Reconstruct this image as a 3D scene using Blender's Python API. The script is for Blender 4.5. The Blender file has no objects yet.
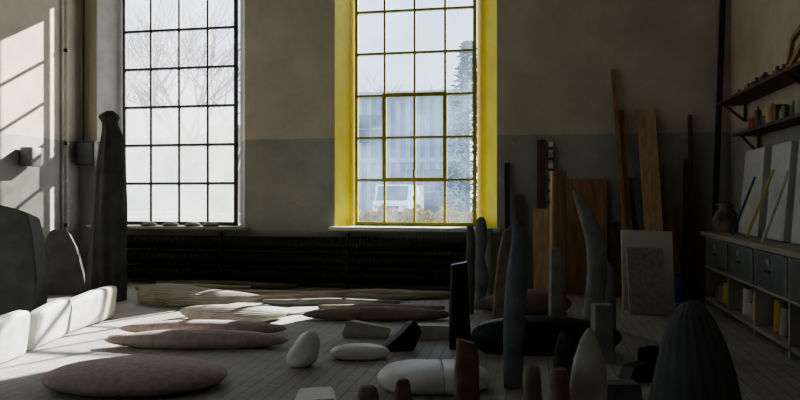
import bpy, bmesh, math, random
from mathutils import Vector, Matrix, Euler
random.seed(7)
scene = bpy.context.scene
A = math.radians(11.0); CA, SA = math.cos(A), math.sin(A)
F = 700.0; H = 1.5; HOR = 196.0
WY = 11.2      # inner face of back wall
WT = 0.5
XL, XR = -8.0, 2.85
YF = -2.0
CEIL = 5.9

def ray(px):
    u = (px-400)/F
    return u*CA-SA, u*SA+CA
def flo(px, py, z=0.0):
    t = (H-z)*F/(py-HOR)
    dx, dy = ray(px)
    return t*dx, t*dy, t
def atY(px, Y):
    dx, dy = ray(px); t = Y/dy
    return t*dx, t
def zat(py, t): return H+(HOR-py)*t/F

# ---------------------------------------------------------------- materials
def newmat(name):
    m = bpy.data.materials.new(name); m.use_nodes = True
    nt = m.node_tree; nt.nodes.clear()
    return m, nt, nt.nodes, nt.links
def mat(name, c1, c2=None, scale=4.0, rough=0.8, bump=0.15, stretch=(1,1,1), detail=6, metal=0.0, bscale=None, lo=0.35, hi=0.65, spec=None):
    m, nt, N, L = newmat(name)
    out = N.new('ShaderNodeOutputMaterial'); p = N.new('ShaderNodeBsdfPrincipled')
    L.new(p.outputs[0], out.inputs[0])
    p.inputs['Roughness'].default_value = rough; p.inputs['Metallic'].default_value = metal
    if spec is not None: p.inputs['Specular IOR Level'].default_value = spec
    c2 = c2 or tuple(x*0.75 for x in c1)
    tc = N.new('ShaderNodeTexCoord'); mp = N.new('ShaderNodeMapping'); mp.inputs['Scale'].default_value = stretch
    L.new(tc.outputs['Object'], mp.inputs[0])
    nz = N.new('ShaderNodeTexNoise'); nz.inputs['Scale'].default_value = scale; nz.inputs['Detail'].default_value = detail
    L.new(mp.outputs[0], nz.inputs['Vector'])
    cr = N.new('ShaderNodeValToRGB'); cr.color_ramp.elements[0].position = lo; cr.color_ramp.elements[1].position = hi
    cr.color_ramp.elements[0].color = (*c2, 1); cr.color_ramp.elements[1].color = (*c1, 1)
    L.new(nz.outputs[0], cr.inputs[0]); L.new(cr.outputs[0], p.inputs['Base Color'])
    if bump:
        n2 = N.new('ShaderNodeTexNoise'); n2.inputs['Scale'].default_value = bscale or scale*6; n2.inputs['Detail'].default_value = 4
        L.new(mp.outputs[0], n2.inputs['Vector'])
        b = N.new('ShaderNodeBump'); b.inputs['Strength'].default_value = bump; b.inputs['Distance'].default_value = 0.02
        L.new(n2.outputs[0], b.inputs['Height']); L.new(b.outputs[0], p.inputs['Normal'])
    return m
def wood(name, c1, c2, axis='Z', rough=0.7):
    st = {'Z': (14, 14, 0.8), 'X': (0.8, 14, 14), 'Y': (14, 0.8, 14)}[axis]
    return mat(name, c1, c2, scale=1.5, rough=rough, bump=0.2, stretch=st, bscale=3)

M = {}
M['bluegrey'] = mat('stone_bluegrey', (.24,.27,.285), (.155,.175,.185), 5)
M['darkgrey'] = mat('stone_darkgrey', (.10,.103,.103), (.06,.062,.065), 4)
M['midgrey'] = mat('stone_midgrey', (.17,.175,.17), (.11,.115,.11), 4)
M['slate'] = mat('stone_slate', (.135,.138,.145), (.09,.092,.098), 4)
M['grey'] = mat('stone_grey', (.33,.33,.31), (.22,.22,.21), 6)
M['pale'] = mat('stone_pale', (.60,.595,.55), (.44,.435,.40), 5, rough=.7)
M['white'] = mat('marble_white', (.82,.82,.80), (.66,.66,.64), 3, rough=.5, bump=.06)
M['pink'] = mat('stone_pink', (.56,.45,.42), (.43,.34,.315), 18, bump=.3, bscale=60)
M['red'] = mat('stone_red', (.30,.18,.14), (.17,.10,.085), 9)
M['black'] = mat('stone_black', (.02,.02,.022), (.012,.012,.013), 5, rough=.45, bump=.05)
M['tan'] = mat('stone_tan', (.48,.455,.40), (.36,.34,.29), 7)
M['brownst'] = mat('stone_brown', (.31,.245,.20), (.20,.155,.125), 6)
M['wood'] = wood('wood_brown', (.42,.25,.135), (.27,.15,.08))
M['woodd'] = wood('wood_dark', (.16,.105,.065), (.08,.052,.035))
M['woodl'] = wood('wood_light', (.60,.42,.26), (.42,.29,.17))
M['woodx'] = wood('wood_light_x', (.44,.37,.28), (.30,.25,.18), 'X')
M['wooddx'] = wood('wood_brown_x', (.2,.14,.10), (.11,.08,.06), 'X')
M['woody'] = wood('wood_bench', (.42,.38,.30), (.30,.26,.20), 'Y')
M['iron'] = mat('iron_dark', (.04,.041,.043), (.024,.024,.024), 10, rough=.55, bump=.1)
M['steel'] = mat('steel_grey_paint', (.15,.165,.165), (.11,.12,.12), 8, rough=.5)
M['whitepaint'] = mat('paint_white', (.70,.69,.65), (.57,.56,.52), 3, rough=.6, bump=.05)
M['greycream'] = mat('paint_greycream', (.44,.43,.38), (.33,.32,.28), 3, rough=.6, bump=.05)
M['board'] = mat('board_white', (.84,.82,.75), (.74,.72,.65), 2, rough=.7, bump=.02)
M['boardb'] = mat('board_beige', (.48,.45,.34), (.36,.34,.26), 20, rough=.9, bump=.1)
M['panel'] = mat('polystyrene_grey', (.60,.61,.60), (.50,.51,.51), 3, rough=.8, bump=.05)
M['yellow'] = mat('paint_yellow', (.80,.67,.002), (.70,.57,.002), 3, rough=.45, bump=.05)
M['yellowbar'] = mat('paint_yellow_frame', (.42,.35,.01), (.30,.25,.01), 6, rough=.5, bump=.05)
M['framegrey'] = mat('paint_frame_grey', (.06,.07,.07), (.04,.048,.048), 8, rough=.6, bump=.05)
M['bluep'] = mat('plastic_blue', (.03,.08,.30), (.02,.06,.24), 3, rough=.4, bump=0)
M['redp'] = mat('paint_red', (.40,.05,.03), (.3,.04,.03), 3, rough=.5, bump=0)
M['greenp'] = mat('paint_green', (.10,.20,.08), (.07,.14,.05), 3, rough=.5, bump=0)
M['yelp'] = mat('plastic_yellow', (.60,.50,.05), (.5,.40,.04), 3, rough=.4, bump=0)
M['cloth'] = mat('cloth_beige', (.28,.23,.18), (.17,.14,.11), 6, rough=.95)
M['vanwhite'] = mat('van_paint_white', (.9,.92,.95), (.86,.88,.92), 2, rough=.3, bump=0)
M['vanglass'] = mat('van_glass', (.14,.19,.24), (.11,.15,.19), 2, rough=.1, bump=0)
M['rubber'] = mat('rubber', (.03,.03,.03), (.02,.02,.02), 2, bump=0)
M['bark'] = mat('bark', (.27,.24,.23), (.19,.165,.16), 6)
M['leaf'] = mat('leaves_autumn', (.62,.36,.05), (.27,.24,.06), 9, rough=.9, bump=0, spec=0)
M['evergreen'] = mat('leaves_bluegreen', (.13,.19,.22), (.09,.13,.16), 3, rough=1, bump=0, spec=0)
M['asphalt'] = mat('asphalt_yard', (.30,.31,.33), (.24,.25,.27), .6, bump=0)
M['roof'] = mat('roof_metal', (.42,.49,.56), (.34,.40,.47), .8, bump=0)
M['brick'] = mat('facade_redbrown', (.5,.36,.30), (.40,.30,.26), .5, bump=0)

def wallmat():
    m, nt, N, L = newmat('wall_paint_two_tone')
    out = N.new('ShaderNodeOutputMaterial'); p = N.new('ShaderNodeBsdfPrincipled'); L.new(p.outputs[0], out.inputs[0])
    p.inputs['Roughness'].default_value = .75
    g = N.new('ShaderNodeNewGeometry'); sx = N.new('ShaderNodeSeparateXYZ'); L.new(g.outputs['Position'], sx.inputs[0])
    n0 = N.new('ShaderNodeTexNoise'); n0.inputs['Scale'].default_value = 6; L.new(g.outputs['Position'], n0.inputs['Vector'])
    ad = N.new('ShaderNodeMath'); ad.operation = 'MULTIPLY_ADD'; ad.inputs[1].default_value = .03
    L.new(n0.outputs[0], ad.inputs[0]); L.new(sx.outputs[2], ad.inputs[2])
    gt = N.new('ShaderNodeMath'); gt.operation = 'GREATER_THAN'; gt.inputs[1].default_value = 2.475; L.new(ad.outputs[0], gt.inputs[0])
    nz = N.new('ShaderNodeTexNoise'); nz.inputs['Scale'].default_value = .9; nz.inputs['Detail'].default_value = 8; nz.inputs['Roughness'].default_value = .65
    L.new(g.outputs['Position'], nz.inputs['Vector'])
    def ramp(a, b):
        r = N.new('ShaderNodeValToRGB'); r.color_ramp.elements[0].position = .35; r.color_ramp.elements[1].position = .65
        r.color_ramp.elements[0].color = (*a, 1); r.color_ramp.elements[1].color = (*b, 1); L.new(nz.outputs[0], r.inputs[0]); return r
    ru = ramp((.46,.425,.345), (.60,.56,.47)); rl = ramp((.29,.295,.265), (.41,.41,.365))
    mx = N.new('ShaderNodeMixRGB'); L.new(gt.outputs[0], mx.inputs[0]); L.new(rl.outputs[0], mx.inputs[1]); L.new(ru.outputs[0], mx.inputs[2])
    n3 = N.new('ShaderNodeTexNoise'); n3.inputs['Scale'].default_value = 3.2; n3.inputs['Detail'].default_value = 10; n3.inputs['Roughness'].default_value = .8
    L.new(g.outputs['Position'], n3.inputs['Vector'])
    r3 = N.new('ShaderNodeValToRGB'); r3.color_ramp.elements[0].position = .60; r3.color_ramp.elements[1].position = .66
    r3.color_ramp.elements[0].color = (0,0,0,1); r3.color_ramp.elements[1].color = (.5,.5,.5,1); L.new(n3.outputs[0], r3.inputs[0])
    m2 = N.new('ShaderNodeMixRGB'); L.new(r3.outputs[0], m2.inputs[0]); L.new(mx.outputs[0], m2.inputs[1]); m2.inputs[2].default_value = (.66,.61,.52,1)
    L.new(m2.outputs[0], p.inputs['Base Color'])
    b = N.new('ShaderNodeBump'); b.inputs['Strength'].default_value = .25; b.inputs['Distance'].default_value = .02
    L.new(n3.outputs[0], b.inputs['Height']); L.new(b.outputs[0], p.inputs['Normal'])
    return m
M['wall'] = wallmat()
M['ceil'] = mat('ceiling_plaster', (.5,.48,.43), (.40,.38,.34), 1)

def floormat():
    m, nt, N, L = newmat('floor_boards')
    out = N.new('ShaderNodeOutputMaterial'); p = N.new('ShaderNodeBsdfPrincipled'); L.new(p.outputs[0], out.inputs[0])
    p.inputs['Roughness'].default_value = .7
    g = N.new('ShaderNodeNewGeometry')
    mp = N.new('ShaderNodeMapping'); mp.inputs['Rotation'].default_value = (0,0,math.radians(90)); L.new(g.outputs['Position'], mp.inputs[0])
    br = N.new('ShaderNodeTexBrick'); br.inputs['Scale'].default_value = 1.0
    br.inputs['Brick Width'].default_value = 2.6; br.inputs['Row Height'].default_value = .11; br.inputs['Mortar Size'].default_value = .004
    br.inputs['Color1'].default_value = (.45,.44,.395,1); br.inputs['Color2'].default_value = (.42,.41,.37,1); br.inputs['Mortar'].default_value = (.22,.21,.185,1)
    L.new(mp.outputs[0], br.inputs['Vector'])
    nz = N.new('ShaderNodeTexNoise'); nz.inputs['Scale'].default_value = .9; nz.inputs['Detail'].default_value = 10; nz.inputs['Roughness'].default_value = .75
    L.new(g.outputs['Position'], nz.inputs['Vector'])
    r = N.new('ShaderNodeValToRGB'); r.color_ramp.elements[0].position = .3; r.color_ramp.elements[1].position = .7
    r.color_ramp.elements[0].color = (.62,.61,.59,1); r.color_ramp.elements[1].color = (1.15,1.15,1.15,1); L.new(nz.outputs[0], r.inputs[0])
    mx = N.new('ShaderNodeMixRGB'); mx.blend_type = 'MULTIPLY'; mx.inputs[0].default_value = 1
    L.new(br.outputs[0], mx.inputs[1]); L.new(r.outputs[0], mx.inputs[2]); L.new(mx.outputs[0], p.inputs['Base Color'])
    b = N.new('ShaderNodeBump'); b.inputs['Strength'].default_value = .2; b.inputs['Distance'].default_value = .006; b.invert = True
    L.new(br.outputs['Fac'], b.inputs['Height']); L.new(b.outputs[0], p.inputs['Normal'])
    return m
M['floor'] = floormat()

def glassmat(name, dust, tint=(.93,.96,1.0), tl_=(.85,.88,.92)):
    m, nt, N, L = newmat(name)
    out = N.new('ShaderNodeOutputMaterial'); mx = N.new('ShaderNodeMixShader')
    tr = N.new('ShaderNodeBsdfTransparent'); tr.inputs[0].default_value = (*tint, 1)
    tl = N.new('ShaderNodeBsdfTranslucent'); tl.inputs[0].default_value = (*tl_,1)
    g = N.new('ShaderNodeNewGeometry'); nz = N.new('ShaderNodeTexNoise'); nz.inputs['Scale'].default_value = 1.6; nz.inputs['Detail'].default_value = 8
    L.new(g.outputs['Position'], nz.inputs['Vector'])
    mr = N.new('ShaderNodeMapRange'); mr.inputs[1].default_value = .3; mr.inputs[2].default_value = .7
    mr.inputs[3].default_value = dust[0]; mr.inputs[4].default_value = dust[1]
    L.new(nz.outputs[0], mr.inputs[0]); L.new(mr.outputs[0], mx.inputs[0])
    L.new(tr.outputs[0], mx.inputs[1]); L.new(tl.outputs[0], mx.inputs[2]); L.new(mx.outputs[0], out.inputs[0])
    return m
M['glass1'] = glassmat('glass_dusty', (.08,.25), (.97,.98,1), tl_=(.5,.53,.58))
M['glass1f'] = glassmat('glass_frosted', (.55,.85), (.9,.93,.97), (.28,.30,.32))
M['glass2'] = glassmat('glass_window', (.02,.14), (.82,.91,1.0), (.38,.50,.66))
M['glassclear'] = glassmat('glass_side', (.35,.45), (.95,.95,.95))  # pane for the added fill-light opening in the left wall

M['siding'] = mat('corrugated_siding', (.34,.44,.55), (.26,.35,.45), .35, bump=0)

# ---------------------------------------------------------------- mesh helpers
class B:
    def __init__(s, name): s.name = name; s.bm = bmesh.new(); s.mats = []
    def mi(s, k):
        if k not in s.mats: s.mats.append(k)
        return s.mats.index(k)
    def _tag(s, vs, k):
        i = s.mi(k); fs = set(f for v in vs for f in v.link_faces)
        for f in fs: f.material_index = i
    def box(s, c, d, k, rot=None, bev=0.0):
        r = bmesh.ops.create_cube(s.bm, size=1); vs = r['verts']
        m = Matrix.Translation(Vector(c)) @ (Euler(rot).to_matrix().to_4x4() if rot else Matrix()) @ Matrix.Diagonal((*d, 1))
        bmesh.ops.transform(s.bm, matrix=m, verts=vs); s._tag(vs, k)
        if bev:
            es = list(set(e for v in vs for e in v.link_edges)); bmesh.ops.bevel(s.bm, geom=es, offset=bev, segments=2, affect='EDGES', profile=.6)
    def cyl(s, p1, p2, r1, r2, k, n=16):
        p1, p2 = Vector(p1), Vector(p2); d = p2-p1
        r = bmesh.ops.create_cone(s.bm, cap_ends=True, segments=n, radius1=r1, radius2=max(r2,1e-4), depth=d.length); vs = r['verts']
        m = Matrix.Translation((p1+p2)/2) @ d.to_track_quat('Z','Y').to_matrix().to_4x4()
        bmesh.ops.transform(s.bm, matrix=m, verts=vs); s._tag(vs, k)
    def prism(s, pts, z0, z1, k, side=None):
        lo = [s.bm.verts.new((x,y,z0)) for x,y in pts]; hi = [s.bm.verts.new((x,y,z1)) for x,y in pts]
        n = len(pts); i0 = s.mi(k)
        f = s.bm.faces.new(lo[::-1]); f.material_index = i0
        f = s.bm.faces.new(hi); f.material_index = i0
        for i in range(n):
            f = s.bm.faces.new((lo[i], lo[(i+1)%n], hi[(i+1)%n], hi[i]))
            f.material_index = s.mi(side[i]) if side and i in side else i0
    def plank(s, p0, p1, w, th, k, wdir=(1,0,0)):
        p0, p1 = Vector(p0), Vector(p1); ax = (p1-p0); l = ax.length; ax.normalize()
        wd = Vector(wdir); wd = (wd-ax*wd.dot(ax)).normalized(); nn = ax.cross(wd)
        r = bmesh.ops.create_cube(s.bm, size=1); vs = r['verts']
        R = Matrix((wd, nn, ax)).transposed().to_4x4()
        bmesh.ops.transform(s.bm, matrix=Matrix.Translation((p0+p1)/2) @ R @ Matrix.Diagonal((w, th, l, 1)), verts=vs); s._tag(vs, k)
    def quad(s, pts, k):
        f = s.bm.faces.new([s.bm.verts.new(p) for p in pts]); f.material_index = s.mi(k)
    def done(s, smooth=True, ang=35):
        bmesh.ops.recalc_face_normals(s.bm, faces=s.bm.faces)
        xs = [v.co for v in s.bm.verts]
        mn = Vector((min(c[i] for c in xs) for i in range(3))); mxx = Vector((max(c[i] for c in xs) for i in range(3)))
        o = Vector(((mn.x+mxx.x)/2, (mn.y+mxx.y)/2, mn.z))
        for v in s.bm.verts: v.co -= o
        me = bpy.data.meshes.new(s.name); s.bm.to_mesh(me); s.bm.free()
        for k in s.mats: me.materials.append(M[k])
        if smooth:
            me.polygons.foreach_set('use_smooth', [True]*len(me.polygons)); me.set_sharp_from_angle(angle=math.radians(ang))
        ob = bpy.data.objects.new(s.name, me); ob.location = o; scene.collection.objects.link(ob)
        return ob

def cr(p0,p1,p2,p3,t):
    return tuple(.5*((2*b)+(-a+c)*t+(2*a-5*b+4*c-d)*t*t+(-a+3*b-3*c+d)*t**3) for a,b,c,d in zip(p0,p1,p2,p3))
def loft(name, rings, k, loc, n=36, p=2.0, axis='Z', rotz=A, steps=6, rip=0, ramp=0, spiral=0, wob=0, ang=50, flat=True, smooth_interp=True, shear=0, tilt=0, rx=0):
    """rings: (s, a, b, ra, rb)"""
    R = []
    if smooth_interp:
        for i in range(len(rings)-1):
            p0 = rings[max(i-1,0)]; p1 = rings[i]; p2 = rings[i+1]; p3 = rings[min(i+2,len(rings)-1)]
            for j in range(steps): R.append(cr(p0,p1,p2,p3,j/steps))
        R.append(rings[-1])
    else: R = rings
    bm = bmesh.new(); ph = random.random()*6
    V = []
    tot = R[-1][0]-R[0][0]
    for (s, a, b, ra, rb) in R:
        row = []
        ra = max(ra, .002); rb = max(rb, .002)
        fs = (s-R[0][0])/tot if tot else 0
        for i in range(n):
            th = 2*math.pi*i/n
            c, sn = math.cos(th), math.sin(th)
            cx = math.copysign(abs(c)**(2/p), c); cy = math.copysign(abs(sn)**(2/p), sn)
            m = 1+ramp*math.cos(rip*th+spiral*fs) if rip else 1
            if wob: m *= 1+wob*(math.sin(2*th+5*fs+ph)+.6*math.sin(3*th-8*fs+ph*2)+.4*math.sin(5*th+13*fs))
            u, w = a+ra*cx*m, b+rb*cy*m
            if axis == 'Z': co = (u, w, s+shear*u)
            else: co = (s, u, max(w, 0.0) if flat else w)
            row.append(bm.verts.new(co))
        V.append(row)
    for i in range(len(V)-1):
        for j in range(n):
            bm.faces.new((V[i][j], V[i][(j+1)%n], V[i+1][(j+1)%n], V[i+1][j]))
    bm.faces.new(V[0][::-1]); bm.faces.new(V[-1])
    if axis == 'Z':
        for v in bm.verts:
            if v.co.z < 0: v.co.z = 0
    bmesh.ops.recalc_face_normals(bm, faces=bm.faces)
    me = bpy.data.meshes.new(name); bm.to_mesh(me); bm.free()
    me.materials.append(M[k])
    me.polygons.foreach_set('use_smooth', [True]*len(me.polygons)); me.set_sharp_from_angle(angle=math.radians(ang))
    ob = bpy.data.objects.new(name, me); ob.location = loc; ob.rotation_euler = (rx, tilt, rotz); scene.collection.objects.link(ob)
    return ob

def stand(name, px, pyb, pyt, prof, k, dr=.6, **kw):
    x, y, t = flo(px, pyb); h = H-(pyt-HOR)*t/F; s = t/F
    return loft(name, [(f*h, o*s, 0, w*s, w*s*dr) for f,o,w in prof], k, (x,y,0), **kw)
def lying(name, pxl, pxr, pyc, hgt, dep, k, prof=None, rot=0, **kw):
    x, y, t = flo((pxl+pxr)/2, pyc); L = (pxr-pxl)*t/F
    prof = prof or [(0,0,.02,.02),(.03,0,.35,.35),(.12,0,.68,.68),(.3,0,.93,.93),(.5,0,1,1),(.7,0,.93,.93),(.88,0,.68,.68),(.97,0,.35,.35),(1,0,.02,.02)]
    rings = [((f-.5)*L, o*dep, hgt*.42, dep/2*a, hgt*.58*b) for f,o,a,b in prof]
    return loft(name, rings, k, (x,y,0), axis='X', rotz=A+rot, **kw)

# ---------------------------------------------------------------- room shell
def rect_obj(name, c, d, k):
    b = B(name); b.box(c, d, k); return b.done(smooth=False)
rect_obj('floor', ((XL+XR)/2, (YF+WY)/2, -.1), (XR-XL+.6, WY-YF+1.0, .2), 'floor')
rect_obj('ceiling', ((XL+XR)/2, (YF+WY)/2, CEIL+.1), (XR-XL+.6, WY-YF+1.0, .2), 'ceil')
rect_obj('wall_right', (XR+.15, (YF+WY)/2, CEIL/2), (.3, WY-YF, CEIL), 'wall')
rect_obj('wall_front', ((XL+XR)/2, YF-.15, CEIL/2), (XR-XL+.6, .3, CEIL), 'wall')
SILL, HEAD = .98, 5.36
w1i, w1o = (-7.67,-4.87), (-7.41,-5.175)
w2i, w2o = (-3.28,-.61), (-3.04,-.96)
Y0, Y1 = WY, WY+WT
b = B('wall_back')
b.box(((XL+XR)/2, (Y0+Y1)/2, SILL/2), (XR-XL+.6, WT, SILL), 'wall')
b.box(((XL+XR)/2, (Y0+Y1)/2, (HEAD+CEIL)/2), (XR-XL+.6, WT, CEIL-HEAD), 'wall')
b.prism([(XL-.3,Y0),(w1i[0],Y0),(w1o[0],Y1),(XL-.3,Y1)], SILL, HEAD, 'wall', {1:'whitepaint'})
b.prism([(w1i[1],Y0),(w2i[0],Y0),(w2o[0],Y1),(w1o[1],Y1)], SILL, HEAD, 'wall', {1:'yellow'})
b.prism([(w2i[1],Y0),(XR+.3,Y0),(XR+.3,Y1),(w2o[1],Y1)], SILL, HEAD, 'wall', {3:'yellow'})
b.done(smooth=False)
b = B('wall_left')
fill_holes = [(-.6,2.8)]  # invented opening beside the camera, lets sky light reach the back wall
b.box((XL-.15,(YF+WY)/2,SILL/2),(.3,WY-YF,SILL),'wall')
b.box((XL-.15,(YF+WY)/2,(HEAD+CEIL)/2),(.3,WY-YF,CEIL-HEAD),'wall')
ys = [YF]+[v for h_ in fill_holes for v in h_]+[WY]
for i in range(0,len(ys),2):
    b.box((XL-.15,(ys[i]+ys[i+1])/2,(SILL+HEAD)/2),(.3,ys[i+1]-ys[i],HEAD-SILL),'wall')
b.done(smooth=False)

def window(name, x0, x1, y, barmat, glass, frosted_rows, vent=None, pitch=.70, z0=1.04):
    b = B(name); rows = 6; zb = z0; zt = z0+rows*pitch
    cw = (x1-x0)/4; fw = .05
    b.box(((x0+x1)/2,y,(SILL+zb)/2+.0),(x1-x0,.07,zb-SILL),barmat)
    b.box(((x0+x1)/2,y,(zt+HEAD)/2),(x1-x0,.07,HEAD-zt),barmat)
    for x in (x0+fw/2, x1-fw/2): b.box((x,y,(zb+zt)/2),(fw,.07,zt-zb),barmat)
    for i in range(1,4): b.box((x0+i*cw,y,(zb+zt)/2),(.036,.05,zt-zb),barmat)
    for j in range(1,rows): b.box(((x0+x1)/2,y,zb+j*pitch),(x1-x0,.052,.036),barmat)
    if vent:
        c0,c1,r0,r1 = vent; xa,xb = x0+c0*cw, x0+c1*cw; za,zc = zb+r0*pitch, zb+r1*pitch
        for x in (xa,xb): b.box((x,y-.03,(za+zc)/2),(.065,.06,zc-za+.065),barmat)
        for z in (za,zc): b.box(((xa+xb)/2,y-.03,z),(xb-xa,.062,.065),barmat)
        b.box(((xa+xb)/2,y-.08,za+.1),(.03,.05,.12),'iron')
    for i in range(4):
        for j in range(rows):
            g = 'glass1f' if j in frosted_rows else glass
            xa,xb = x0+i*cw, x0+(i+1)*cw; za,zc = zb+j*pitch, zb+(j+1)*pitch
            b.quad([(xa,y,za),(xb,y,za),(xb,y,zc),(xa,y,zc)], g)
    return b.done(smooth=False)
window('window_1', w1o[0]+.01, w1o[1]-.01, 11.6, 'framegrey', 'glass1', (0,1,2), pitch=.69)
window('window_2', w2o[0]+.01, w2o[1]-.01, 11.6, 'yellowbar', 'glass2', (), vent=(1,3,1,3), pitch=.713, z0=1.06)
for i,(a_,c_) in enumerate(fill_holes):
    b = B('window_%d'%(i+3))  # added window, out of view, only there as ambient fill
    for y in (a_+.03,c_-.03): b.box((XL-.15,y,(SILL+HEAD)/2),(.07,.06,HEAD-SILL),'framegrey')
    for k_ in range(1,5): b.box((XL-.15,a_+(c_-a_)*k_/5,(SILL+HEAD)/2),(.05,.036,HEAD-SILL),'framegrey')
    for k_ in range(0,7): b.box((XL-.15,(a_+c_)/2,SILL+.03+(HEAD-SILL-.06)*k_/6),(.05,c_-a_,.036),'framegrey')
    b.quad([(XL-.15,a_,SILL),(XL-.15,c_,SILL),(XL-.15,c_,HEAD),(XL-.15,a_,HEAD)],'glassclear')
    b.done(smooth=False)
b = B('trim_1'); b.box(((w1i[0]+w1i[1])/2,11.12,.955),(w1i[1]-w1i[0]+.16,.24,.05),'wall',bev=.008); b.done()
b = B('trim_2'); b.box(((w2i[0]+w2i[1])/2,11.12,.965),(w2i[1]-w2i[0]+.1,.26,.06),'whitepaint',bev=.008); b.box(((w2i[0]+w2i[1])/2,11.38,.985),(2.2,.3,.02),'whitepaint'); b.done()

# ---------------------------------------------------------------- radiator pipes
b = B('finned_radiator')
rx0, rx1 = -7.2, -.75
for z in (.20,.46,.72):
    b.cyl((rx0,10.96,z),(rx1,10.96,z),.085,.085,'iron',20)
    x = rx0+.1
    while x < rx1-.05:
        b.cyl((x,10.96,z),(x+.012,10.96,z),.115,.115,'iron',16); x += .055
for x in (rx0+.05,-5.2,-3.0,rx1-.05): b.box((x,10.96,.45),(.05,.09,.9),'iron')
b.done()

# ---------------------------------------------------------------- left wall things
b = B('electrical_box'); b.box((XL+.12,9.8,2.12),(.18,.26,.30),'steel',bev=.01); b.done()
b = B('water_pipe'); b.cyl((XL+.07,10.72,.05),(XL+.07,10.72,5.85),.03,.03,'wall',12)
for z in (1,2.4,4): b.cyl((XL+.07,10.72,z-.03),(XL+.07,10.72,z+.03),.042,.042,'iron',12)
b.done()
b = B('fuse_cabinet'); b.box((XL+.24,11.08,2.25),(.36,.18,.42),'darkgrey',bev=.01); b.box((XL+.24,10.98,2.25),(.3,.02,.36),'steel'); b.cyl((XL+.12,11.12,2.46),(XL+.12,11.12,5.8),.018,.018,'iron',8); b.done()

stand('draped_stele', 110, 300, 111, [(0,-4,19),(.12,-3,18),(.4,-1,17),(.7,1,14),(.86,2,10),(.93,0,7),(.97,-1,9),(1,0,3)], 'darkgrey', dr=.8, rip=9, ramp=.06, spiral=4, wob=.05, n=90)

def slab(name, pa, pb, h_, th, k='pale', lean_=.12):
    (x0,y0,_),(x1,y1,_) = flo(*pa), flo(*pb)
    L = math.hypot(x1-x0,y1-y0); an = math.atan2(y1-y0,x1-x0)
    prof = [(0,.02,.45),(.004,.5,.86),(.1,.52,.93),(.5,.5,1.02),(.9,.48,1.03),(.996,.46,1.0),(1,.02,.45)]
    rr = [((f-.5)*L,0,h_/2*c,th*a_*1,h_/2*c) for f,a_,c in prof]
    return loft(name, rr, k, ((x0+x1)/2,(y0+y1)/2,.01), axis='X', rotz=an, p=4.5, ang=35, flat=True, rx=lean_, smooth_interp=False)
slab('marble_slab',(64,334),(110,318),.39,.12)
slab('marble_slab',(26,351),(60,337),.40,.13,lean_=.18)
slab('marble_slab',(-22,372),(20,356),.42,.13)

# ---------------------------------------------------------------- lying sculptures
taper = [(0,0,.03,.03),(.04,0,.3,.35),(.15,0,.6,.65),(.35,0,.95,1),(.6,0,1,1),(.8,0,.8,.8),(.95,0,.4,.45),(1,0,.03,.03)]
curve = [(0,.6,.03,.03),(.05,.5,.3,.35),(.2,.2,.7,.75),(.4,0,.95,1),(.6,-.05,1,1),(.8,.1,.8,.8),(.95,.35,.4,.45),(1,.5,.03,.03)]
lying('pink_disc_stone', 46, 227, 386, .20, .86, 'pink', n=48, p=2.2)
lying('pink_boat_stone', 104, 289, 347, .17, .34, 'pink', taper)
lying('pink_boat_stone', 118, 287, 334, .15, .26, 'pink', taper)
lying('ribbed_shell', 171, 286, 322, .20, .55, 'tan', curve, n=160, rip=34, ramp=.025)
lying('ribbed_shell', 134, 262, 304, .25, .70, 'tan', [(0,.3,.2,.5),(.03,.3,.5,.8),(.2,.15,.9,1.1),(.4,0,1,1),(.6,-.1,.8,.75),(.8,-.1,.5,.5),(.95,-.1,.25,.25),(1,-.1,.05,.05)], n=160, rip=30, ramp=.035)
lying('pebble_stone', 330, 390, 358, .13, .30, 'white', p=2.4)
x,y,t = flo(302,366)
loft('upright_pebble', [(0,0,0,.08,.08),(.04,0,0,.125,.11),(.14,.02,0,.135,.11),(.23,.045,0,.105,.09),(.28,.06,0,.065,.06),(.305,.07,0,.01,.01)], 'white', (x,y,0), wob=.06, shear=.15)
lying('grooved_boulder', 377, 491, 387, .19, .58, 'white', [(0,0,.03,.03),(.03,0,.4,.4),(.12,0,.8,.75),(.3,0,1,.98),(.5,0,1.03,1.04),(.56,0,1.01,1.01),(.575,0,.96,.93),(.59,0,1.01,1.0),(.7,0,1,1),(.88,0,.8,.72),(.97,0,.4,.4),(1,0,.03,.03)], p=2.6, n=48, wob=.03)
lying('black_boat_sculpture', 470, 622, 352, .34, .42, 'black', [(0,0,.03,.03),(.04,0,.3,.5),(.15,0,.7,.85),(.35,0,1,1),(.6,0,1,1),(.85,0,.7,.7),(.96,0,.3,.4),(1,0,.03,.03)], p=2.4)
lying('brown_log_stone', 302, 452, 320, .16, .26, 'brownst', taper)
lying('brown_log_stone', 478, 572, 313, .30, .40, 'brownst', taper, wob=.04)
for i,(a_,c_,py,h_,k) in enumerate([(135,250,291,.11,'woodx'),(165,330,296,.09,'tan'),(235,420,300,.10,'woodx'),(262,400,305,.09,'grey'),(300,455,299,.14,'woodx'),(318,445,310,.08,'woodx'),(150,300,288,.12,'wooddx')]):
    lying('long_wood_form', a_, c_, py, h_, h_*1.3, k, [(0,.3,.4,.4),(.02,.3,.6,.6),(.2,-.3,.9,.9),(.5,.4,1,1),(.8,-.2,.8,.8),(.98,.2,.5,.5),(1,.2,.3,.3)], rot=[.0,.02,-.01,.0,.015,-.02,-.16][i])

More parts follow.
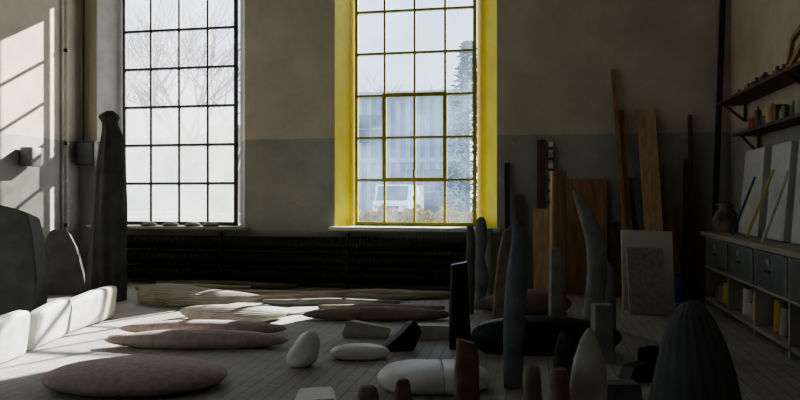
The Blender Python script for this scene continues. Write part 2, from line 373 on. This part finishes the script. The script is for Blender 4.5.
def wedge(name, px, py, L, D_, Hh, k, pts, rot=0, bev=.012, tp=.85):
    x,y,t = flo(px,py); bm = bmesh.new()
    fr = [bm.verts.new((u*L,-D_/2,w*Hh)) for u,w in pts]; bk = [bm.verts.new((u*L*tp,D_/2,w*Hh*tp)) for u,w in pts]
    n = len(pts); bm.faces.new(fr); bm.faces.new(bk[::-1])
    for i in range(n): bm.faces.new((fr[i],bk[i],bk[(i+1)%n],fr[(i+1)%n]))
    bmesh.ops.recalc_face_normals(bm, faces=bm.faces)
    bmesh.ops.bevel(bm, geom=list(bm.edges), offset=bev, segments=2, affect='EDGES')
    me = bpy.data.meshes.new(name); bm.to_mesh(me); bm.free(); me.materials.append(M[k])
    me.polygons.foreach_set('use_smooth', [True]*len(me.polygons)); me.set_sharp_from_angle(angle=math.radians(25))
    ob = bpy.data.objects.new(name, me); ob.location = (x,y,0); ob.rotation_euler = (0,0,A+rot); scene.collection.objects.link(ob)
wedge('stone_block', 2, 328, .92, .42, 1.42, 'midgrey', [(-.5,0),(.46,0),(.5,.40),(.45,.74),(.38,.93),(.22,.965),(.0,1),(-.5,.96)], rot=.1, bev=.015, tp=.94)
wedge('stone_slab', 66, 294, .62, .20, 1.0, 'midgrey', [(-.5,0),(.5,0),(.44,.3),(.27,.72),(.08,.97),(-.28,1),(-.42,.88),(-.48,.5)], rot=.15, bev=.015, tp=.93)
wedge('angular_stone', 368, 336, .54, .25, .18, 'tan', [(-.5,.2),(-.45,0),(.42,0),(.5,.6),(-.38,1)], rot=-.1)
wedge('angular_stone', 430, 337, .46, .3, .15, 'pale', [(-.5,0),(.5,0),(.48,.9),(-.42,1)], rot=.1)
wedge('black_arrowhead_sculpture', 399, 349, .42, .26, .31, 'black', [(-.5,0),(.3,0),(.5,.62),(.32,1),(.02,.55)], rot=.15)
wedge('pale_stone_block', 315, 414, .34, .4, .16, 'white', [(-.5,0),(.5,0),(.42,1),(-.4,.95)], rot=.1)
wedge('black_stone_block', 636, 380, .26, .2, .16, 'black', [(-.5,0),(.5,0),(.4,1),(-.3,.8)], rot=.3)
wedge('grey_stone_block', 622, 404, .26, .25, .18, 'midgrey', [(-.5,0),(.5,0),(.45,1),(-.45,.9)], rot=-.2)
wedge('black_stone_block', 650, 366, .2, .15, .2, 'black', [(-.5,0),(.5,0),(.2,1),(-.45,.9)], rot=.2)

# ---------------------------------------------------------------- standing sculptures
sq = dict(p=7, ang=30, smooth_interp=False)
stand('black_pillar_sculpture', 460, 348, 263, [(0,0,11),(.5,-1,9.5),(1,-1,8)], 'black', dr=.8, shear=.2, **sq)
stand('slim_grey_stele', 470, 314, 226, [(0,0,4),(.5,0,5),(.8,1,4.5),(1,0,3)], 'midgrey')
stand('wavy_green_stele', 481, 309, 217, [(0,0,7),(.15,0,5),(.35,1,7),(.55,-1,5),(.75,0,6.5),(.95,0,5),(1,0,2)], 'bluegrey')
stand('slim_grey_stele', 489, 303, 229, [(0,0,4),(.5,0,4),(1,0,3.4)], 'grey')
stand('brown_blade_sculpture', 504, 322, 231, [(0,-2,10),(.4,-1,9),(.8,2,7.5),(1,5,5)], 'brownst', dr=.4, shear=.6, **sq)
stand('bluegrey_tall_blade', 513, 388, 222, [(0,0,9),(.2,0,10),(.5,2,11),(.72,5,10.5),(.88,7,8.5),(.96,5,5.5),(1,3,1.5)], 'bluegrey', dr=.55, n=40)
stand('brown_wood_post', 558, 320, 171, [(0,0,7),(.5,0,7.5),(1,0,7)], 'wood', dr=.9, **sq)
stand('grey_square_stele', 556, 332, 248, [(0,0,7),(.5,0,6.5),(1,0,6)], 'grey', dr=.8, **sq)
stand('curved_tusk_sculpture', 592, 336, 191, [(0,0,9),(.2,2,10),(.45,5,10),(.65,3,9.5),(.8,-4,8),(.92,-11,5.5),(1,-18,1.5)], 'grey', dr=.6, n=40)
stand('slim_grey_stele', 610, 330, 262, [(0,0,6),(.5,0,5.5),(.9,-1,4.5),(1,-2,1.5)], 'bluegrey', dr=.7)
stand('grey_square_stele', 602, 362, 304, [(0,0,11),(.5,0,10),(1,0,9.5)], 'grey', dr=.9, **sq)
stand('pleated_dark_cone', 695, 440, 300, [(0,0,48),(.2,0,46),(.45,0,40),(.64,-1,33),(.78,-2,26.5),(.88,-3,20),(.95,-3,13.5),(.985,-3,8),(1,-3,1)], 'slate', dr=.75, n=180, rip=20, ramp=.016, spiral=7)
stand('white_leaf_stele', 588, 428, 328, [(0,0,16),(.3,0,19),(.6,1,17),(.85,1,10),(.95,1,5),(1,1,1)], 'pale', dr=.5, n=40)
stand('brown_leaf_stele', 563, 396, 331, [(0,0,9),(.4,0,10),(.75,0,8),(.93,0,4),(1,0,1)], 'darkgrey', dr=.5)
stand('red_stone_post', 467, 408, 341, [(0,0,13),(.5,0,12),(.9,0,10.5),(1,-1,9)], 'red', dr=.8, p=4, shear=-.25, wob=.03)
stand('red_stone_post', 560, 432, 369, [(0,0,11),(.5,0,10),(.95,0,8),(1,0,6)], 'red', dr=.8, p=3, wob=.04)
stand('dark_stone_stump', 404, 430, 379, [(0,0,11),(.5,0,10),(.9,-1,7),(1,-1,4)], 'red', dr=.8, p=3, wob=.05)
stand('dark_stone_stump', 368, 436, 386, [(0,0,13),(.5,0,12),(.9,0,9),(1,0,6)], 'brownst', dr=.8, p=3, wob=.05)
stand('dark_stone_stump', 533, 418, 366, [(0,0,10),(.5,0,9),(.9,0,7),(1,0,5)], 'brownst', dr=.8, p=3, wob=.05)

# ---------------------------------------------------------------- leaning planks on back wall
def lean(name, pxb, pxt, pyt, wpx, k, off=.35, th=.04, foot=0, ln=None):
    xb,tb = atY(pxb, WY-off-foot); Yt = WY-th*.6-.02-foot; xt,tt = atY(pxt, Yt)
    b = B(name); b.plank((xb,WY-off-foot,.01),(xt,Yt,zat(pyt,tt)), wpx*tt/F, th, k)
    return b.done(smooth=False)
lean('leaning_plank', 630, 613, 70, 4, 'wood', .5)
lean('leaning_plank', 634, 621, 110, 5, 'wood', .45)
lean('broad_leaning_plank', 658, 646, 110, 17, 'woodl', .6, .05)
lean('leaning_plank', 667, 660, 165, 7, 'wood', .5)
lean('leaning_plank', 645, 629, 178, 5, 'woodd', .5)
lean('leaning_plank', 694, 690, 115, 4, 'woodd', .3)
lean('leaning_plank', 686, 687, 160, 6, 'woodd', .3)
lean('leaning_plank', 677, 669, 205, 9, 'wood', .45)
lean('leaning_plank', 541, 541, 140, 8, 'woodd', .35)
x,t = atY(551,10.95); b = B('striped_pole'); n=14; zt_ = zat(141,t)
for i in range(n):
    z0_, z1_ = zt_*i/n, zt_*(i+1)/n
    b.plank((x,10.95+.2*i/n,z0_+.003),(x,10.95+.2*(i+1)/n,z1_),.07,.03,'whitepaint' if i%2 else 'greycream')
    if i>7: b.plank((x,10.95+.2*(i+.5)/n-.02,z0_+.05),(x,10.95+.2*(i+.6)/n-.02,z0_+.09),.072,.01,'iron')
b.done(smooth=False)
lean('leaning_plank', 508, 507, 163, 5, 'iron', .25)
lean('leaning_plank', 617, 611, 222, 8, 'woodd', .35)
lean('plywood_sheet', 587, 587, 179, 38, 'wood', .22, .03)
lean('wood_block_board', 543, 543, 209, 19, 'woodl', .3, .08, foot=.5)
lean('leaning_plank', 520, 519, 195, 7, 'woodd', .3)
lean('tall_dark_pole', 712, 723, 0, 5, 'iron', .3, .05)
x,y,t = flo(649,311); b = B('white_board'); w = 52*t/F; hz = H-(233-HOR)*t/F
b.plank((x,y,.005),(x,y+.22,hz+.02), w, .025,'board',(CA,SA,0)); b.done(smooth=False)
x,y,t = flo(648,314); b = B('beige_stone_panel'); w = 37*t/F; hz = H-(249-HOR)*t/F
b.plank((x,y-.02,.005),(x-.02,y+.15,hz), w, .04,'boardb',(CA,SA,0)); b.done(smooth=False)

# ---------------------------------------------------------------- workbench on right wall
BX0 = 2.3; BX1 = XR-.03
b = B('workbench'); by0, by1 = 4.6, 10.3; zt_ = .98; cxx = (BX0+BX1)/2; dd = BX1-BX0
b.box((cxx-.03,(by0+by1)/2,zt_),(dd+.06,by1-by0+.06,.06),'woody',bev=.008)
b.box((cxx,(by0+by1)/2,.09),(dd,by1-by0,.04),'woody')
b.box((cxx,(by0+by1)/2,.53),(dd,by1-by0,.03),'greycream')
b.box((BX1-.02,(by0+by1)/2,.5),(.02,by1-by0,.9),'woodd')
ydiv = [10.28,9.15,8.1,7.05,6.0,4.95]
for yd in ydiv:
    b.box((cxx,yd,.475),(dd,.035,.95),'greycream')
for i in range(len(ydiv)-1):
    ya,yb = ydiv[i],ydiv[i+1]; yc=(ya+yb)/2; w=ya-yb-.07
    b.box((BX0+.0,yc,.745),(.03,w,.37),'steel',bev=.01)
    b.box((BX0-.02,yc,.84),(.02,.10,.05),'greycream'); b.cyl((BX0-.03,yc-.07,.74),(BX0-.03,yc+.07,.74),.01,.01,'iron',8)
b.done()
random.seed(21)
b = B('paint_cans')
y = 10.1
while y > 5.1:
    if min(abs(y-v) for v in ydiv) > .14:
        h_ = random.uniform(.16,.36); r = random.uniform(.06,.1); k = random.choice(['yelp','redp','greycream','darkgrey','steel','woodl','whitepaint','tan','brownst'])
        b.cyl((BX0+.16,y,.112),(BX0+.16,y,.112+h_),r,r*random.uniform(.8,1),k,18); b.cyl((BX0+.16,y,.112+h_),(BX0+.16,y,.125+h_),r*.6,r*.55,'iron',14)
    y -= .21
b.done()
x,y = 2.02,10.52; b = B('blue_bucket'); b.cyl((x,y,0),(x,y,.34),.12,.15,'bluep',24); b.cyl((x,y,.34),(x,y,.37),.16,.16,'bluep',24)
b.cyl((x,y,.37),(x,y,.375),.13,.13,'darkgrey',24); b.done()
loft('cloth_sack',[(0,0,0,.14,.12),(.1,0,0,.17,.14),(.25,0,0,.13,.12),(.33,0,0,.07,.07),(.38,0,0,.10,.09),(.40,0,0,.03,.03)],'cloth',(2.5,10.1,1.01),wob=.08,rip=8,ramp=.05,n=64,rotz=0)
for i,(ya,yb) in enumerate([(9.75,8.75),(8.68,7.9),(7.85,7.1),(7.05,6.3)]):
    b = B('grey_foam_panel'); zc = 1.02
    L = ya-yb
    b.plank((2.60,(ya+yb)/2,zc),(2.68,(ya+yb)/2,zc+1.05),L-.06,.10,'panel',(.05,1,0))
    b.done(smooth=False)
for (yb,yt,zt2,k,r) in [(9.35,8.85,1.72,'bluep',.014),(8.75,8.2,1.78,'yelp',.014),(8.15,7.75,1.75,'whitepaint',.02)]:
    b = B('coloured_rod'); b.cyl((2.40,yb,1.02),(2.52,yt,zt2),r,r,k,10); b.done()
def shelf(name,z,y0,y1,d):
    b = B(name); b.box((XR-d/2-.01,(y0+y1)/2,z),(d,y1-y0,.035),'woodd')
    for y in (y0+.3,(y0+y1)/2,y1-.15):
        b.box((XR-.03,y,z-.13),(.03,.04,.26),'woodd'); b.plank((XR-.03,y,z-.25),(XR-d+.06,y,z-.02),.03,.03,'woodd',(0,1,0))
    b.done(smooth=False)
shelf('wall_shelf',2.78,5.2,10.5,.36)
shelf('wall_shelf',2.30,5.2,9.9,.30)
random.seed(4)
def clutter(name,z,y0,y1,x,ks,hr=(.1,.26)):
    b = B(name); y = y0
    while y < y1:
        r = random.uniform(.03,.07); h_ = random.uniform(*hr); k = random.choice(ks)
        if random.random()<.6:
            b.cyl((x,y,z),(x,y,z+h_),r,r,k,14); b.cyl((x,y,z+h_),(x,y,z+h_+.05),r*.4,r*.35,random.choice(ks),10)
        else: b.box((x,y,z+h_/2),(.14,r*2,h_),k,bev=.005)
        y += r*2+random.uniform(.02,.1)
    b.done()
clutter('shelf_bottles',2.318,5.5,9.6,XR-.16,['redp','greycream','greenp','woodl','darkgrey','steel','yelp','brownst','bluegrey'])
clutter('shelf_jars',2.798,8.4,10.3,XR-.16,['brownst','woodd','darkgrey','steel','wood'],(.06,.14))
b = B('wooden_bow_saw'); xw=XR-.2; zb_=2.8
b.plank((xw,8.25,zb_),(xw,7.35,zb_+.42),.06,.04,'wood',(0,.5,1)); b.plank((xw,8.2,zb_+.02),(xw,8.0,zb_+.36),.05,.04,'wood',(0,1,.2)); b.plank((xw,8.02,zb_+.34),(xw,7.3,zb_+.56),.05,.04,'wood',(0,.3,1)); b.plank((xw,7.5,zb_+.28),(xw,7.38,zb_+.60),.04,.04,'redp',(0,1,.2)); b.done(smooth=False)
for px in (148,170,192,210):
    x,t = atY(px,11.1); loft('sill_shell',[(-.15,0,.02,.01,.01),(-.1,0,.03,.05,.03),(0,0,.04,.08,.04),(.1,0,.03,.05,.03),(.15,0,.02,.01,.01)],'grey',(x,11.12,.98),axis='X',rotz=.1)

# ---------------------------------------------------------------- exterior
rect_obj('ground_yard',(-25,90,-.0-.05),(240,156,.3),'asphalt')
GZ = .1
def place(px,t):
    dx,dy = ray(px); return dx*t, dy*t
b = B('factory_building')
x0,_y = place(300,52); x1,_ = place(472,52); yb_ = 50
n = int((x1-x0)/.36)
for i in range(n):
    b.box((x0+.36*i+.18,yb_+(.14 if i%2 else 0),4.3),(.362,.3,8.6),'siding' if i%2 else 'roof')
b.box(((x0+x1)/2,yb_+6,4.3),(x1-x0,11.6,8.6),'siding')
b.box(((x0+x1)/2,yb_+5.6,8.8),(x1-x0+.8,13,.4),'roof')
for px,w,z0_,z1_ in [(370,1.9,5.4,7.4),(340,1.9,5.4,7.4),(425,2.4,.2,3.4)]:
    xx,_ = place(px,51); b.box((xx,yb_-.16,(z0_+z1_)/2),(w,.12,z1_-z0_),'vanglass'); b.box((xx,yb_-.2,(z0_+z1_)/2),(.08,.1,z1_-z0_),'roof'); b.box((xx,yb_-.2,(z0_+z1_)/2),(w,.1,.08),'roof')
b.box(((x0+x1)/2,yb_-.2,4.1),(x1-x0,.12,.35),'roof')
b.done(smooth=False)
b = B('distant_building'); x0,_ = place(60,75); x1,_=place(250,75); b.box(((x0+x1)/2,72,3.6),(x1-x0,8,7.2),'siding'); b.box(((x0+x1)/2,72,7.4),(x1-x0+1,9,.5),'roof')
for i in range(9): b.box((x0+2+i*(x1-x0-4)/8,67.95,4.2),(1.1,.1,1.6),'vanglass')
b.done(smooth=False)
x0,_ = place(205,58); x1,_=place(250,58); b = B('brick_shed'); b.box(((x0+x1)/2,58,3.6),(x1-x0,6,7.2),'brick'); b.box(((x0+x1)/2,58,7.3),(x1-x0+.6,6.6,.3),'roof'); b.done(smooth=False)
vx,vy = place(391,36)
b = B('van')
b.box((vx,vy+2.6,1.25),(2.0,3.9,1.7),'vanwhite',bev=.12)
b.box((vx,vy+.35,.85),(1.95,1.1,.85),'vanwhite',bev=.14)
b.plank((vx,vy+.15,1.2),(vx,vy+.72,2.08),1.8,.08,'vanwhite'); b.plank((vx,vy+.13,1.28),(vx,vy+.62,2.0),1.6,.1,'vanglass')
b.box((vx,vy-.2,.62),(1.9,.15,.22),'rubber',bev=.03); b.box((vx,vy-.19,.92),(.9,.06,.16),'rubber')
for s_ in (-1,1):
    b.box((vx+s_*.72,vy-.19,.95),(.3,.08,.2),'roof',bev=.03); b.box((vx+s_*1.12,vy+.5,1.4),(.16,.1,.26),'rubber',bev=.02)
    for yy in (.45,3.7): b.cyl((vx+s_*.98,vy+yy,.43),(vx+s_*.76,vy+yy,.43),.33,.33,'rubber',20)
b.done()
random.seed(11)
b = B('autumn_hedge')
for i in range(6200):
    px = random.uniform(335,500); t_ = random.uniform(27.5,29.5); x,y = place(px,t_)
    top = .95+.14*math.sin(px*.2)+.1*math.sin(px*.53)
    z = GZ+random.random()*(top-GZ)
    s_ = random.uniform(.04,.1); a1 = random.uniform(0,6.28); a2 = random.uniform(-1,1)
    v = [Vector((-s_,0,0)),Vector((0,0,-s_*.6)),Vector((s_,0,0)),Vector((0,0,s_*.6))]
    R_ = Euler((a2,a1,random.uniform(-1,1))).to_matrix()
    b.quad([tuple(R_@q+Vector((x,y,z))) for q in v],'leaf' if random.random()<.75 else 'evergreen')
for i in range(60):
    px = 335+i*2.8; x,y = place(px,28.5); b.cyl((x,y,GZ),(x+random.uniform(-.3,.3),y,.8),.02,.008,'bark',5)
b.done(smooth=False)
def tree(name,x,y,h,seed,dens=5):
    random.seed(seed); b = B(name)
    def br(p,d,l,r,dep):
        e = p+d*l; b.cyl(p,e,r,r*.68,'bark',5 if dep<3 else 3)
        if dep>=dens: return
        for k in range(3 if dep<4 else 2):
            nd = (d+Vector((random.uniform(-.75,.75),random.uniform(-.75,.75),random.uniform(-.2,.5)))).normalized()
            br(e if k else p+d*l*.75,nd,l*random.uniform(.6,.85),r*.6,dep+1)
    br(Vector((x,y,.05)),Vector((random.uniform(-.1,.1),0,1)).normalized(),h*.3,h*.016,0)
    return b.done(smooth=False)
for i,(px,t_,h_) in enumerate([(150,24,9),(205,27,10),(112,30,10),(180,38,12),(235,33,11),(380,86,17),(425,90,18)]):
    x,y = place(px,t_); tree('bare_tree',x,y,h_,30+i,6)
def conifer(name,x,y,h,r,seed):
    random.seed(seed); b = B(name); b.cyl((x,y,.05),(x,y,h),.18,.03,'bark',8)
    for i in range(2600):
        f = random.random()**.8; z = .8+(h-.8)*f; rr = r*(1-f*.9)*(.25+.75*random.random()*(1 if random.random()<.7 else 1.35))+.1; a_ = random.uniform(0,6.28)
        c = Vector((x+rr*math.cos(a_),y+rr*math.sin(a_),z-rr*.25)); s_ = random.uniform(.08,.22)
        R_ = Euler((random.uniform(-1,1),random.uniform(-.6,.6),a_)).to_matrix()
        b.quad([tuple(R_@q+c) for q in (Vector((-s_,-s_*.5,0)),Vector((s_,-s_*.4,0)),Vector((s_*.8,s_*.4,0)),Vector((-s_*.6,s_*.5,0)))],'evergreen')
    b.done(smooth=False)
for i,(px,t_,h_,r_) in enumerate([(468,45.2,11.5,2.2),(500,45,14,2.4)]):
    x,y = place(px,t_); conifer('conifer_tree',x,y,h_,r_,60+i)

# ---------------------------------------------------------------- light
w = bpy.data.worlds.new('World'); scene.world = w; w.use_nodes = True
N, L = w.node_tree.nodes, w.node_tree.links; N.clear()
out = N.new('ShaderNodeOutputWorld'); bg = N.new('ShaderNodeBackground'); L.new(bg.outputs[0], out.inputs[0])
tc = N.new('ShaderNodeTexCoord'); sx = N.new('ShaderNodeSeparateXYZ'); L.new(tc.outputs['Generated'], sx.inputs[0])
cr_ = N.new('ShaderNodeValToRGB'); e = cr_.color_ramp.elements
e[0].position = 0; e[0].color = (.82,.87,.92,1); e[1].position = .6; e[1].color = (.46,.58,.85,1)
L.new(sx.outputs[2], cr_.inputs[0]); L.new(cr_.outputs[0], bg.inputs[0]); bg.inputs[1].default_value = 1.1
sd = bpy.data.lights.new('sun','SUN'); sd.energy = 16.0; sd.angle = math.radians(.7); sd.color = (1,.91,.78)
so = bpy.data.objects.new('sun', sd); scene.collection.objects.link(so)
el = math.radians(27)
dirv = Vector((-.44*math.cos(el), -.898*math.cos(el), -math.sin(el)))
so.rotation_euler = dirv.to_track_quat('-Z','Y').to_euler(); so.location = (20,40,25)
def portal(name,c,sx_,sy_,d):
    l = bpy.data.lights.new(name,'AREA'); l.shape='RECTANGLE'; l.size=sx_; l.size_y=sy_; l.cycles.is_portal = True
    o = bpy.data.objects.new(name,l); o.location = c; o.rotation_euler = Vector(d).to_track_quat('-Z','Y').to_euler(); scene.collection.objects.link(o)
portal('portal_1',(-6.27,11.75,3.15),2.4,4.4,(0,-1,0))
portal('portal_2',(-2.0,11.75,3.15),2.1,4.4,(0,-1,0))
for i,(a_,c_) in enumerate(fill_holes): portal('portal_%d'%(i+3),(XL-.35,(a_+c_)/2,3.15),3.5,4.4,(1,0,0))

# ---------------------------------------------------------------- camera
cam = bpy.data.cameras.new('camera'); co = bpy.data.objects.new('camera', cam); scene.collection.objects.link(co)
co.location = (0,0,H); co.rotation_euler = (math.pi/2,0,A); cam.sensor_width = 36; cam.lens = 36*F/800; cam.shift_y = -4/800
cam.clip_end = 500; scene.camera = co
scene.view_settings.view_transform = 'AgX'
scene.view_settings.look = 'AgX - Medium High Contrast'
scene.view_settings.exposure = .85
